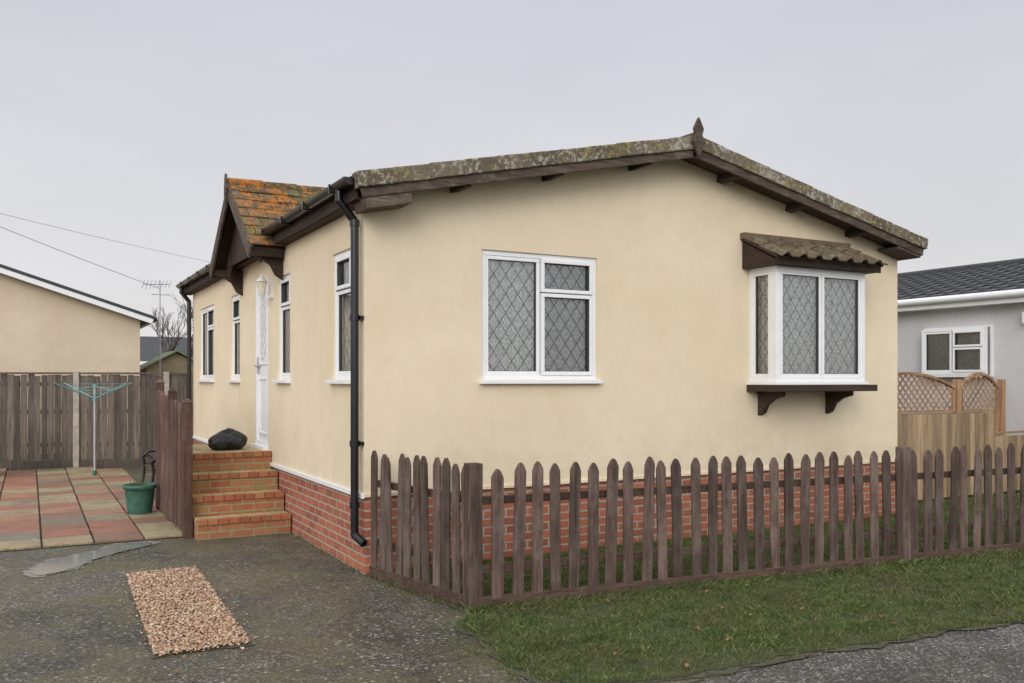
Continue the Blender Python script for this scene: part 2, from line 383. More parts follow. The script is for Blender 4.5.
w=win1[1]-win1[0]; h=win1[3]-win1[2]
Mw=frame((win1[0],0,win1[2]),(1,0,0),(0,0,1),(0,-1,0))
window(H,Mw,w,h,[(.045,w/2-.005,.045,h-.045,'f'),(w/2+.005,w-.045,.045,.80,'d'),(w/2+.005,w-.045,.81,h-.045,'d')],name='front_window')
for i,(a,b,c,d) in enumerate(sides):
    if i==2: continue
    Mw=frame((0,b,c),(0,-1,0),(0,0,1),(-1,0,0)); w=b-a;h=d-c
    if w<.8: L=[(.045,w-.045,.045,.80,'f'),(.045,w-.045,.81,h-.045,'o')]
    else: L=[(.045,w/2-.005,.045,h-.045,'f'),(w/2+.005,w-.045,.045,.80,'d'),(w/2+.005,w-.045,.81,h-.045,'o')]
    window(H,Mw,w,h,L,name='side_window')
a,b,c,d=sides[2]; Md=frame((0,b,c),(0,-1,0),(0,0,1),(-1,0,0)); w=b-a;h=d-c
mb=MB(); rectframe(mb,0,w,0,h,.05,-.08,.0,'upvc',Md); mb.box(.05,w-.05,.05,h-.05,-.07,-.025,'upvc',Md)
rectframe(mb,.11,w-.11,.12,.80,.03,-.03,-.012,'upvc',Md); rectframe(mb,.11,w-.11,.95,h-.12,.03,-.03,-.012,'upvc',Md)
mb.box(.14,w-.14,.98,h-.15,-.04,-.0245,'lace',Md); lattice(mb,.14,w-.14,.98,h-.15,-.022,Md)
mb.box(.07,.1,.85,1.05,-.03,.0,'steel',Md); mb.box(.07,.18,.93,.95,.0,.03,'steel',Md)
mb.box(-.02,w+.02,-.05,-.001,-.05,.06,'upvc',Md)
mb.obj('front_door',H,.004)
mb=MB(); y=3.12; z=2.66; x=-.12
mb.box(-.02,0,y-.035,y+.035,z-.12,z+.08,'upvc'); mb.tube([(-.01,y,z-.08),(-.07,y,z-.14),(x,y,z-.10)],.010,'upvc')
mb.cyl((x,y,z-.10),(x,y,z-.075),.025,.04,'upvc'); mb.cyl((x,y,z-.075),(x,y,z+.06),.036,.055,'amber',8); mb.cyl((x,y,z+.06),(x,y,z+.12),.07,.015,'upvc',8); mb.ball((x,y,z+.135),.014,'upvc')
for k in range(4):
    t=k*math.pi/2+.4; mb.cyl((x+.038*math.cos(t),y+.038*math.sin(t),z-.075),(x+.057*math.cos(t),y+.057*math.sin(t),z+.06),.004,.004,'upvc',6)
mb.obj('porch_lantern',H)

bx0,bx1,bp=4.25,5.57,.40; bz0,bz1=1.59,2.78
w=bx1-bx0;h=bz1-bz0
window(H,frame((bx0,-bp,bz0),(1,0,0),(0,0,1),(0,-1,0)),w,h,[(.06,w/2-.005,.05,h-.05,'f'),(w/2+.005,w-.06,.05,h-.05,'f')],sill=False,cset=0,name='bay_front',frt=.06,back=False)
window(H,frame((bx0,-.001,bz0),(0,-1,0),(0,0,1),(-1,0,0)),bp-.061,h,[(.05,bp-.10,.05,h-.05,'f')],sill=False,cset=-.004,name='bay_side',frt=.05,back=False)
window(H,frame((bx1,-bp+.061,bz0),(0,1,0),(0,0,1),(1,0,0)),bp-.062,h,[(.05,bp-.10,.05,h-.05,'f')],sill=False,cset=-.004,name='bay_side',frt=.05,back=False)
mb=MB()
mb.box(bx0-.03,bx1+.03,-bp-.03,-.001,bz0-.03,bz0-.001,'upvc')
mb.box(bx0-.03,bx1+.09,-bp-.09,-.001,bz0-.10,bz0-.031,'darktimber')
for xb in (bx0+.16,bx1-.14):
    Mb=frame((xb,0,0),(0,-1,0),(1,0,0),(0,0,1))
    prof=[(.0,bz0-.10),(.34,bz0-.10),(.34,bz0-.15),(.22,bz0-.18),(.12,bz0-.24),(.07,bz0-.33),(.0,bz0-.36)]
    mb.prism(prof,-.03,.03,'darktimber',Mb)
mb.obj('bay_base',H,.004)
mb=MB()
rx0,rx1=4.14,5.72; y1=-.53; za,zb_=3.12,2.86
Ls=math.hypot(y1,za-zb_); uy=(0,y1/Ls,(zb_-za)/Ls); nz=Vector((1,0,0)).cross(Vector(uy))
if nz.z<0: nz=-nz
Mr=frame((rx0,0,za),(1,0,0),uy,nz)
mb.box(0,rx1-rx0,0,Ls-.01,-.03,-.005,'darktimber',Mr)
for r in range(2):
    n=7; tw=(rx1-rx0)/n
    for i in range(n):
        u0=r*Ls/2; jj=random.uniform(-.008,.008)
        pts=[(0,0),(.10,.0),(.22,.028),(.36,.040),(.50,.028),(.62,.0),(1.04,.0)]
        vs=[]
        for u in (u0,u0+Ls/2+.04+jj):
            lift=.004+ (.018 if u>u0 else 0)
            for (p,hh) in pts: vs.append((i*tw+p*tw,u,hh+lift))
            for (p,hh) in pts: vs.append((i*tw+p*tw,u,hh+lift-.014))
        m_=len(pts); fs=[]
        for q in range(m_-1):
            fs+=[(q,q+1,q+1+2*m_,q+2*m_),(q+m_,q+1+m_,q+1+3*m_,q+3*m_),(q,q+1,q+1+m_,q+m_),(q+2*m_,q+1+2*m_,q+1+3*m_,q+3*m_)]
        fs+=[(0,m_,3*m_,2*m_),(m_-1,2*m_-1,4*m_-1,3*m_-1)]
        mb.add(vs,fs,'baytile',Mr)
mb.box(rx0-.01,rx1+.01,-.07,.0,za-.03,za+.035,'baytile')
mb.box(rx0+.02,rx1-.02,y1+.03,y1+.055,zb_-.085,zb_-.012,'darktimber')
mb.box(rx0+.02,rx1-.02,y1+.056,-.001,bz1+.001,bz1+.02,'darktimber')
for xa in (rx0+.02,rx1-.045):
    Mb=frame((xa,0,0),(0,-1,0),(1,0,0),(0,0,1)); mb.prism([(0,bz1+.021),(.47,bz1+.021),(.47,zb_-.03),(0,za-.05)],0,.025,'darktimber',Mb)
mb.obj('bay_roof',H)

# main roof
mb=MB(); vt=MB()
for side in (0,1):
    ex,rx=(-.15,3.28) if side==0 else (6.72,3.28)
    d=Vector((rx-ex,0,3.98-3.24)); L=d.length; u=d.normalized(); yv=Vector((0,1,0)); nn=u.cross(yv)
    if nn.z<0: nn=-nn
    Mr=frame((ex,0,3.24),u,yv,nn)
    mb.box(.0,L,-.20,LEN+.20,-.09,-.045,'darktimber',Mr)
    nC=11
    for r in range(nC):
        u0=r*L/nC
        mb.add([(u0-.03,-.2,.0),(u0-.03,LEN+.2,.0),(u0+L/nC,LEN+.2,-.028),(u0+L/nC,-.2,-.028),(u0-.03,-.2,-.03),(u0-.03,LEN+.2,-.03)],[(0,1,2,3),(0,4,5,1)],'rooftile',Mr)
    for ys in ((-.325,-.19),(LEN+.19,LEN+.325)):
        for r in range(nC):
            u0=r*L/nC; j=random.uniform(-.003,.003)
            Mt=Mr@Matrix.Translation((u0,0,.006+j))@Matrix.Rotation(math.radians(.8+random.uniform(-.25,.25)),4,'Y')
            vt.box(-.02,L/nC+.005,ys[0]+random.uniform(-.006,.006),ys[1],-.115,.012,'verge',Mt)
        yb=(ys[0]+.028,ys[0]+.055) if ys[0]<0 else (ys[1]-.055,ys[1]-.028)
        mb.box(.0,L,yb[0],yb[1],-.19,-.10,'timber_w',Mr)
    mb.box(.05,L,-.27,.0,-.135,-.112,'darktimber',Mr)
    for uu in (.95,1.9,2.9):
        mb.box(uu-.04,uu+.04,-.265,0,-.205,-.137,'darktimber',Mr)
    mb.box(.02,.42,-.285,-.002,-.28 if side==0 else -.22,-.192,'timber_w',Mr)
mb.obj('roof_structure',H,.003); vt.obj('verge_tiles',H,.010)
mb=MB()
for k in range(20):
    mb.cyl((3.28,-.32+k*.465,3.955),(3.28,-.32+k*.465+.46,3.955+.004),.075,.08,'rooftile',12)
mb.obj('ridge_tiles',H)
mb=MB(); Mf=frame((3.27,-.36,0),(1,0,0),(0,1,0),(0,0,1))
mb.prism([(0,3.76),(.075,3.92),(.04,3.99),(.06,4.05),(0,4.16),(-.06,4.05),(-.04,3.99),(-.075,3.92)],0,.035,'timber_w',Mf); mb.obj('ridge_finial',H,.005)
mb=MB()
for (ya,yb) in ((-.18,2.58),(4.80,LEN+.18)):
    mb.box(-.135,-.11,ya,yb,3.06,3.20,'timber_y')
    vs=[];ns=9
    for y in(ya-.06 if ya<0 else ya,yb):
        for i in range(ns):
            t=math.pi+math.pi*i/(ns-1); vs.append((-.192+.058*math.cos(t),y,3.215+.058*math.sin(t)))
    mb.add(vs,[(i,i+1,i+1+ns,i+ns) for i in range(ns-1)],'black',smooth=True)
    mb.add(vs[:ns],[tuple(range(ns))],'black'); mb.add(vs[ns:],[tuple(range(ns))],'black')
    y=ya+.3
    while y<yb:
        mb.box(-.255,-.13,y,y+.03,3.148,3.158,'black'); mb.box(-.258,-.248,y,y+.03,3.15,3.225,'black'); y+=.8
mb.box(-.109,-.001,-.18,LEN+.18,3.055,3.075,'timber_y'); mb.box(W+.001,W+.10,-.18,LEN+.18,3.04,3.14,'timber_y')
mb.tube([(-.192,.06,3.17),(-.192,.06,3.08),(-.07,.05,2.93),(-.065,.045,2.85),(-.065,.045,.33),(-.02,-.06,.27)],.034,'black',14)
for z in (2.88,2.1,1.06,.55): mb.cyl((-.065,.045,z),(-.065,.045,z+.05),.042,.042,'black',14)
for z in (2.1,1.06): mb.box(-.03,.0,-.005,.095,z+.01,z+.04,'black')
mb.tube([(-.192,LEN-.05,3.17),(-.192,LEN-.05,3.08),(-.07,LEN-.05,2.93),(-.065,LEN-.05,.2)],.034,'black',12)
mb.obj('gutters_downpipes',H)

# porch roof
pc,ph,pe,pr=3.69,1.17,3.05,3.93; px=-.36
mb=MB(); tm=MB()
for sd in(-1,1):
    e=Vector((px,pc+sd*ph,pe)); d=Vector((0,-sd*ph,pr-pe)); L=d.length; u=d.normalized(); xv=Vector((1,0,0)); nn=u.cross(xv)
    if nn.z<0: nn=-nn
    Mr=frame(e,u,xv,nn)
    tm.box(0,L,.03,2.6,-.05,-.02,'darktimber',Mr)
    nr=7;cw=.2
    for r in range(nr):
        for k in range(14):
            off=(.1 if r%2 else 0)
            x0=k*cw-off
            if x0<0: x0=0
            x1=(k+1)*cw-off-.004
            Mt=Mr@Matrix.Translation((r*L/nr,0,random.uniform(.012,.022)))@Matrix.Rotation(math.radians(4+random.uniform(-1,1)),4,'Y')@Matrix.Rotation(math.radians(random.uniform(-.8,.8)),4,'Z')
            mb.box(-.03,L/nr+.03,x0+random.uniform(0,.004)-.02,x1-.02,-.008,.008,'porchtile',Mt)
    tm.box(-.04,L+.0,-.03,-.003,-.15,.0,'timber_w',Mr)
    tm.box(.15,L-.02,.15,.17,-.3,-.051,'darktimber',Mr)
    tm.box(px,-.02,pc+sd*(ph-.03)-.012,pc+sd*(ph-.03)+.012,pe-.12,pe-.03,'darktimber')
    Mb=frame((0,pc+sd*(ph-.14),0),(-1,0,0),(0,1,0),(0,0,1))
    tm.prism([(0,3.02),(.35,3.02),(.35,2.95),(.24,2.92),(.14,2.86),(.08,2.75),(0,2.70)],-.03,.03,'darktimber',Mb)
for k in range(7): mb.cyl((px-.02+k*.4,pc,pr-.01),(px+.38+k*.4,pc,pr-.005),.065,.07,'porchtile',10)
Mb=frame((0,pc,0),(0,1,0),(1,0,0),(0,0,1))
for k in range(9):
    y0=-.95+k*.21; y1_=y0+.2
    zz=lambda y: pr-.12-abs(y)*(pr-pe)/ph
    ym=[y0,y1_] if not(y0<0<y1_) else [y0,0,y1_]
    poly=[(y0,pe-.02),(y1_,pe-.02)]+[(y,max(pe,zz(y))) for y in reversed(ym)]
    tm.prism(poly,-.22,-.20,'darktimber',Mb)
tm.prism([(0,3.62),(.05,3.80),(.035,3.93),(0,4.03),(-.035,3.93),(-.05,3.80)],px-.06,px-.03,'timber_w',Mb)
mb.obj('porch_roof_tiles',H,.003); tm.obj('porch_timber',H,.003)

# ================================================================== STEPS
mb=MB(); sx0,sx1=-.95,-.005
for k in range(4):
    y0=2.3+k*.28; z=.2*(k+1) if k<3 else .80; yb=4.65
    mb.box(sx0,sx1,y0,yb if k==3 else y0+.279,-.01,z-.04,'stepbrick')
    nb=9; tw=(sx1-sx0)/nb
    for i in range(nb):
        mb.box(sx0+i*tw+.003,sx0+(i+1)*tw-.003,y0-.018+random.uniform(-.003,.003),y0+.07,z-.055,z+random.uniform(-.002,.002),'slab2')
    yy=y0+.074
    end=yb if k==3 else y0+.28
    while yy<end-.02:
        ye=min(yy+.2,end)
        for i in range(4):
            t=(sx1-sx0)/4; mb.box(sx0+i*t+.003,sx0+(i+1)*t-.003,yy,ye-.004,z-.039,z-.002+random.uniform(-.001,.001),'slab3')
        yy=ye
mb.obj('brick_steps',None,.004)

mb=MB(); xb=-1.01
for y,z in((2.50,1.38),(3.55,1.48),(4.65,1.58)):
    mb.box(xb-.045,xb+.045,y-.045,y+.045,-.02,z,'oldred')
    mb.add([(xb-.055,y-.055,z),(xb+.055,y-.055,z),(xb+.055,y+.055,z),(xb-.055,y+.055,z),(xb,y,z+.05)],[(0,1,4),(1,2,4),(2,3,4),(3,0,4),(3,2,1,0)],'oldred')
for z in (.35,1.2): mb.box(xb+.0,xb+.04,2.545,4.6,z,z+.07,'oldred')
y=2.58
while y<4.6:
    zt_=1.33+(y-2.5)*.085+random.uniform(-.02,.02)
    if abs(y-3.55)>.07:
        Mp=frame((xb-.022,y,0),(0,1,0),(1,0,0),(0,0,1))@Matrix.Rotation(random.uniform(-.018,.018),4,'Y')
        mb.prism([(-.045,.06),(.045,.06),(.045,zt_-.06),(.025,zt_-.02),(0,zt_),(-.025,zt_-.02),(-.045,zt_-.06)],-.02,.0,'oldred',Mp)
    y+=.125
mb.obj('wooden_balustrade',None,.003)
# slumped bin bag
mb=MB(); vs=[];fs=[];nu,nv=48,26; c0=Vector((-.40,3.62,.795))
for j in range(nv+1):
    t=j/nv
    for i in range(nu):
        th=2*math.pi*i/nu
        rr=.24*math.sin(math.pi*min(1,(.12+t*.88)))**.55*(1-.25*t)
        fold=1+.07*math.sin(th*5+t*4)+.05*math.sin(th*9-t*7+1)+.04*math.sin(th*17+2)*t
        zz_=.235*(t**.9)*(1+.12*math.sin(th+.6))
        if t>.93: rr*=.35
        vs.append(c0+Vector((math.cos(th)*rr*fold*1.0,math.sin(th)*rr*fold*.8,zz_)))
for j in range(nv):
    for i in range(nu): fs.append((j*nu+i,j*nu+(i+1)%nu,(j+1)*nu+(i+1)%nu,(j+1)*nu+i))
fs.append(tuple(range(nv*nu,nv*nu+nu))); mb.add(vs,fs,'bag',smooth=True)
mb.obj('black_bin_bag')

# ================================================================== PICKET FENCE
def picket_run(mb,P,Q,pitch=.15,h=1.0,pw=.085,start=.09,postpos=()):
    P=Vector((*P,0));Q=Vector((*Q,0)); d=(Q-P); L=d.length; d.normalize(); nrm=Vector((d.y,-d.x,0))
    Mx=frame(P,d,nrm,(0,0,1))
    a=start
    while a<L-.03:
        if not any(abs(a-p)<.03 for p in postpos):
            hh=h+random.uniform(-.022,.018)+.008*math.sin(a*1.3)
            Mp=Mx@Matrix.Translation((a+random.uniform(-.009,.009),0,0))@Matrix.Rotation(random.uniform(-.018,.018),4,'Y')@Matrix.Rotation(random.uniform(-.025,.025),4,'X')
            w2=pw/2+random.uniform(-.003,.003); e=random.uniform(-.006,.006)
            mb.prism([(-w2,.07),(w2,.07),(w2,hh-.06+e),(w2*.6,hh-.022),(w2*.2,hh),(-w2*.2,hh),(-w2*.6,hh-.022),(-w2,hh-.06-e)],.0,.02,'picket',Mp)
        a+=pitch
    for z in (.26,.74): mb.box(.0,L,-.045,-.004,z,z+.055,'board',Mx)
    for p in postpos: mb.box(p-.045,p+.045,-.06,.03,-.05,h+.02,'picket',Mx)
    mb.box(.0,L,-.02,.022,.0 ,.10,'board',Mx)
mb=MB()
A=(.03,-.10); B=(.29,-1.48)
dr=Vector((5.40,-.59)).normalized(); Cc=(B[0]+dr.x*9.5,B[1]+dr.y*9.5)
picket_run(mb,A,B,pitch=.128,start=.05,h=1.02)
picket_run(mb,B,Cc,postpos=(3.96,7.6),start=.16,h=1.01)
mb.box(B[0]-.05,B[0]+.05,B[1]-.02,B[1]+.08,-.05,1.03,'picket')
mb.obj('picket_fence',None,.003)

# ================================================================== BOUNDARY FENCE LEFT
F0=Vector((1.6,9.83,0)); fd=Vector((-2.575,.81,0)).normalized()
mb=MB(); Mx=frame(F0,fd,Vector((fd.y,-fd.x,0)),(0,0,1))
if (Mx.to_3x3()@Vector((0,1,0))).y>0: Mx=frame(F0,fd,Vector((-fd.y,fd.x,0)),(0,0,1))
a=0
while a<13.5:
    t=random.uniform(-.015,.01)
    mb.box(a,a+.106+random.uniform(-.004,.004),-.012+random.uniform(0,.006),.006,.16,1.70+t,'greyfence',Mx@Matrix.Rotation(random.uniform(-.004,.004),4,'Y')); a+=.112
mb.box(0,13.5,-.03,-.0125,.0,.15,'greyfence',Mx)
mb.box(0,13.5,.0,.03,.0,.155,'greyfence',Mx)
mb.box(0,13.5,-.035,.035,1.715,1.75,'greyfence',Mx)
for z in(.4,1.0,1.5): mb.box(0,13.5,-.07,-.013,z,z+.07,'greyfence',Mx)
p=.28
for k in range(8):
    mb.box(p,p+.10,-.05,.05,-.05,1.76,'concrete',Mx); p+=1.55
mb.obj('panel_fence',None,.002)

# ================================================================== CLOTHES DRYER
mb=MB(); cx,cy=-1.48,9.08
mb.cyl((cx,cy,0),(cx,cy,1.52),.02,.02,'steel'); mb.cyl((cx,cy,0),(cx,cy,.12),.03,.03,'greenpot')
for k in range(4):
    t=.62+k*math.pi/2; e=(cx+.74*math.cos(t),cy+.74*math.sin(t),1.56)
    mb.cyl((cx,cy,1.30),e,.011,.009,'teal',8); mb.cyl((cx,cy,1.50),(cx+.42*math.cos(t),cy+.42*math.sin(t),1.44),.007,.007,'teal',8)
mb.cyl((cx,cy,1.26),(cx,cy,1.34),.035,.035,'teal'); mb.cyl((cx,cy,1.48),(cx,cy,1.54),.03,.03,'teal')
for rr in (.25,.4,.55,.7):
    pts=[(cx+rr*math.cos(.62+k*math.pi/2),cy+rr*math.sin(.62+k*math.pi/2),1.30+.26*rr/.74) for k in range(5)]
    for a,b in zip(pts[:-1],pts[1:]): mb.cyl(a,b,.002,.002,'teal',5,False)
mb.obj('rotary_clothes_dryer')

# ================================================================== POT + BENCH
mb=MB(); cx,cy=-1.27,4.35
def ring(z,r): return [(cx+r*math.cos(2*math.pi*i/24),cy+r*math.sin(2*math.pi*i/24),z) for i in range(24)]
prof=[(.03,.13),(.10,.145),(.29,.165),(.32,.17),(.32,.185),(.37,.19),(.37,.17),(.33,.16)]
vs=[];fs=[]
for z,r in prof: vs+=ring(z,r)
for j in range(len(prof)-1):
    for i in range(24): fs.append((j*24+i,j*24+(i+1)%24,(j+1)*24+(i+1)%24,(j+1)*24+i))
mb.add(vs,fs,'greenpot',smooth=True); mb.add(ring(.335,.16),[tuple(range(24))],'soil'); mb.add(ring(.03,.13),[tuple(range(24))],'greenpot')
for k in range(30):
    t=random.random()*6.28; r=random.random()*.11; l=.06+random.random()*.1
    p=Vector((cx+r*math.cos(t),cy+r*math.sin(t),.33)); q=p+Vector((random.uniform(-.05,.05),random.uniform(-.05,.05),l)); mb.cyl(p,q,.004,.001,'blade',4,False)
mb.obj('plant_pot')
mb=MB()
for y in (5.2,6.2):
    x=-.78
    pts=[(x-.28,y,.03),(x-.24,y,.42),(x-.26,y,.56),(x-.18,y,.62),(x+.12,y,.62),(x+.2,y,.78)]
    mb.tube(pts,.018,'black',8); mb.tube([(x+.18,y,.03),(x+.14,y,.4),(x+.2,y,.78)],.018,'black',8); mb.tube([(x-.24,y,.42),(x+.14,y,.4)],.014,'black',8)
    mb.tube([(x-.2+.06*math.cos(t*.7),y,.50+.06*math.sin(t*.7)) for t in range(9)],.009,'black',6)
for k in range(5): mb.box(-.78-.24+k*.085,-.78-.24+k*.085+.06,5.18,6.22,.42,.44,'oldred')
for k in range(3): mb.box(-.78+.15+k*.02,-.78+.17+k*.02,5.18,6.22,.50+k*.09,.56+k*.09,'oldred')
mb.obj('garden_bench')
mb=MB(); bx,by=-3.20,9.7
mb.add([(bx-.2,by-.22,.05),(bx+.2,by-.22,.05),(bx+.2,by+.22,.05),(bx-.2,by+.22,.05),(bx-.26,by-.28,.9),(bx+.26,by-.28,.9),(bx+.26,by+.28,.9),(bx-.26,by+.28,.9)],[(0,3,2,1),(4,5,6,7),(0,1,5,4),(1,2,6,5),(2,3,7,6),(3,0,4,7)],'bin')
mb.box(bx-.28,bx+.28,by-.31,by+.29,.9,.95,'bin'); mb.cyl((bx-.22,by+.25,.1),(bx-.16,by+.25,.1),.1,.1,'black'); mb.cyl((bx+.16,by+.25,.1),(bx+.22,by+.25,.1),.1,.1,'black'); mb.cyl((bx-.2,by+.33,.93),(bx+.2,by+.33,.93),.018,.018,'bin')
mb.obj('wheelie_bin',None,.012)

# ================================================================== NEIGHBOURS
N=empty('neighbour_bungalow'); N2=empty('grey_bungalow')
mb=MB(); nx1,ny=-.22,14.66; nx0=nx1-6.6; nr=(nx0+nx1)/2; ze,zr=2.98,4.07
vs=[(nx0,ny,0),(nx1,ny,0),(nx1,ny,ze),(nr,ny,zr),(nx0,ny,ze)]; vs2=[(a,ny+9,c) for a,b,c in vs]
mb.add(vs+vs2,[(0,1,2,3,4),(9,8,7,6,5),(1,6,7,2),(0,4,9,5)],'render_n'); mb.obj('walls',N)
mb=MB()
for sd in(-1,1):
    ex=nr+sd*3.55; e=Vector((ex,ny-.25,ze-.02)); u=(Vector((nr,ny-.25,zr+.06))-e); L=u.length; u.normalize(); nn=u.cross(Vector((0,1,0)))
    if nn.z<0: nn=-nn
    Mr=frame(e,u,(0,1,0),nn); mb.box(0,L,0,9.5,.03,.10,'slate',Mr); mb.box(0,L,-.02,.01,-.08,.028,'upvc',Mr); mb.box(0,L,-.03,.0,.031,.08,'slate',Mr)
mb.cyl((nr+3.58,ny-.25,ze+.0),(nr+3.58,ny+9,ze+.0),.06,.06,'black'); mb.obj('roof',N)
mb=MB(); gx=10.6; ge=2.90
mb.box(gx,gx+6.2,-4,9,.0,ge,'render_g')
mb.prism([(0,ge),(6.2,ge),(3.1,ge+.76)],-4,9,'render_g',frame((gx,0,0),(1,0,0),(0,1,0),(0,0,1))); mb.obj('walls',N2)
mb=MB()
for sd in(0,1):
    e=Vector((gx-.25 if sd==0 else gx+6.45,-4.3,ge+.02)); u=Vector((gx+3.1,-4.3,ge+.86))-e; L=u.length; u.normalize(); nn=u.cross(Vector((0,1,0)))
    if nn.z<0: nn=-nn
    Mr=frame(e,u,(0,1,0),nn)
    for r in range(11): mb.box(r*L/11-.02,(r+1)*L/11,0,13.6,.03,.05,'slate',Mr@Matrix.Translation((r*L/11,0,0))@Matrix.Rotation(math.radians(2.5),4,'Y')@Matrix.Translation((-r*L/11,0,0)))
    y=0
    while y<13.5:
        mb.box(0,L,y,y+.03,.05,.062,'slate',Mr); y+=.3
    mb.box(0,L,-.02,0,-.12,.05,'upvc',Mr)
mb.cyl((gx+3.1,-4.3,ge+.89),(gx+3.1,9.3,ge+.89),.08,.08,'slate')
mb.box(gx-.25,gx-.22,-4.3,9.3,ge-.14,ge+.02,'upvc'); mb.box(gx-.22,gx,-4.3,9.3,ge-.14,ge-.12,'upvc'); mb.cyl((gx-.30,-4.3,ge-.01),(gx-.30,9.3,ge-.01),.055,.055,'upvc')
mb.obj('roof',N2)
mb=MB(); mb.box(gx-.12,gx-.001,.72,.84,2.45,2.62,'upvc'); mb.obj('security_light',N2,.01)
window(N2,frame((gx-.11,2.47,1.66+.03),(0,-1,0),(0,0,1),(-1,0,0)),1.10,.74,[(.045,.53,.045,.695,'f'),(.56,1.055,.045,.43,'d'),(.56,1.055,.44,.695,'d')],lead=False,cset=.06,curt='lace_d',back=False)
mb=MB(); rectframe(mb,-.03,1.13,-.03,.77,.03,.0,.055,'upvc',frame((gx-.001,2.47,1.69),(0,-1,0),(0,0,1),(-1,0,0))); mb.obj('window_surround',N2)
mb=MB(); a=6.66
while a<9.1:
    mb.box(a,a+.095,.50,.515,.05,1.16+random.uniform(-.008,.008),'tanfence'); a+=.10
mb.box(9.1,9.2,.46,.56,-.05,1.22,'tanfence'); mb.box(6.64,9.1,.518,.56,.9,.97,'tanfence'); mb.box(6.64,9.1,.518,.56,.3,.37,'tanfence')
a=9.22
while a<10.58:
    mb.box(a,a+.095,.50,.515,.05,.83+random.uniform(-.008,.008),'tanfence'); a+=.10
mb.box(9.2,10.59,.49,.54,.86,.89,'tanfence')
mb.obj('closeboard_fence',None,.002)
mb=MB()
def trellis(x0,x1,zb,zs,zm,y=1.1):
    n=20
    top=lambda x: zs+(zm-zs)*(1-abs((x-x0)/(x1-x0)*2-1)**2)
    pts=[(x0+(x1-x0)*i/n,top(x0+(x1-x0)*i/n)) for i in range(n+1)]
    for p,q in zip(pts[:-1],pts[1:]):
        mb.add([(p[0],y-.03,p[1]-.04),(q[0],y-.03,q[1]-.04),(q[0],y-.03,q[1]),(p[0],y-.03,p[1]),(p[0],y+.03,p[1]-.04),(q[0],y+.03,q[1]-.04),(q[0],y+.03,q[1]),(p[0],y+.03,p[1])],[(0,1,2,3),(7,6,5,4),(3,2,6,7),(0,4,5,1)],'tantrellis')
    mb.box(x0,x0+.035,y-.02,y+.02,zb,top(x0)-.041,'tantrellis'); mb.box(x1-.035,x1,y-.02,y+.02,zb,top(x1)-.041,'tantrellis'); mb.box(x0+.036,x1-.036,y-.02,y+.02,zb,zb+.035,'tantrellis')
    for s,yy in((1,y-.008),(-1,y+.008)):
        k=-3.0
        while k<3:
            P=[]
            for i in range(61):
                t=i/60*1.2; x=(x0+k+t) ; z=zb+(t if s==1 else 1.2-t)
                if x0<x<x1 and zb<z<top(x)-.02: P.append((x,z))
            if len(P)>2:
                (ax,az),(bx_,bz)=P[0],P[-1]; o=.010
                mb.add([(ax-o,yy-.004,az+s*o),(ax+o,yy-.004,az-s*o),(bx_+o,yy-.004,bz-s*o),(bx_-o,yy-.004,bz+s*o)],[(0,1,2,3)],'tantrellis')
            k+=.12
trellis(7.2,9.28,1.15,1.52,1.72); trellis(9.42,10.3,1.15,1.52,1.72)
for x in(7.1,9.35,10.4): mb.box(x-.045,x+.045,1.06,1.14,-.05,1.62,'tantrellis')
a=7.15
while a<10.3:
    mb.box(a,a+.095,1.1,1.115,.05,1.14,'tantrellis'); a+=.1
mb.obj('trellis_fence',None,0)

# distant things
mb=MB(); cx,cy=3.0,36.5
mb.box(cx-6,cx+4,cy,cy+6,0,2.5,'render_g'); mb.prism([(-.4,2.45),(6.4,2.45),(3,3.75)],cx-6.2,cx+4.2,'slate',frame((0,cy,0),(0,1,0),(1,0,0),(0,0,1))); mb.box(cx-6.2,cx+4.2,cy-.45,cy-.4,2.3,2.46,'upvc')
mb.obj('distant_bungalow')
mb=MB(); cx,cy=1.25,19.6
mb.box(cx-.8,cx+.8,cy,cy+2.2,0,1.95,'tanwall')
for sd in(-1,1):
    e=Vector((cx+sd*.95,cy-.15,1.88)); u=Vector((cx,cy-.15,2.42))-e; L=u.length; u.normalize(); nn=u.cross(Vector((0,1,0))); nn=nn if nn.z>0 else -nn
    mb.box(0,L,0,2.5,0,.04,'green_roof',frame(e,u,(0,1,0),nn))
mb.prism([(-.8,1.95),(.8,1.95),(0,2.38)],0,2.2,'tanwall',frame((cx,cy,0),(1,0,0),(0,1,0),(0,0,1)))
mb.box(cx-.35,cx+.35,cy-.03,cy-.001,.05,1.8,'green_roof')
mb.obj('garden_shed')
mb=MB(); ax,ay=.44,16.6
mb.cyl((ax,ay,0),(ax,ay,4.10),.018,.016,'steel'); mb.cyl((ax-.4,ay-.1,3.98),(ax+.25,ay+.1,4.03),.010,.010,'steel',6)
for k in range(8):
    t=k/7; c=Vector((ax-.4+.65*t,ay-.1+.2*t,3.98+.05*t)); mb.cyl(c+Vector((-.02,.1,-.11+.03*t)),c+Vector((.02,-.1,.11-.03*t)),.005,.005,'steel',5)
mb.cyl((ax-.2,ay,3.75),(ax+.25,ay,3.75),.01,.01,'steel',6)
mb.obj('tv_antenna')
mb=MB()
def branch(p,d,l,r,dep):
    q=p+d*l; mb.cyl(p,q,r,r*.7,'bark',5 if dep<4 else 3,False)
    if dep>=6: return
    for k in range(3 if dep>0 else 4):
        nd=(d+Vector((random.uniform(-1,1),random.uniform(-1,1),random.uniform(-.25,.7)))*.62).normalized()
        branch(p+d*l*random.uniform(.6,1) if k else q,nd,l*random.uniform(.62,.82),r*.62,dep+1)
branch(Vector((2.77,30.1,0)),Vector((0,0,1)),1.65,.11,0); mb.obj('bare_tree',fixn=False)
mb=MB(); P0=Vector((-8.84,8.0,5.35))
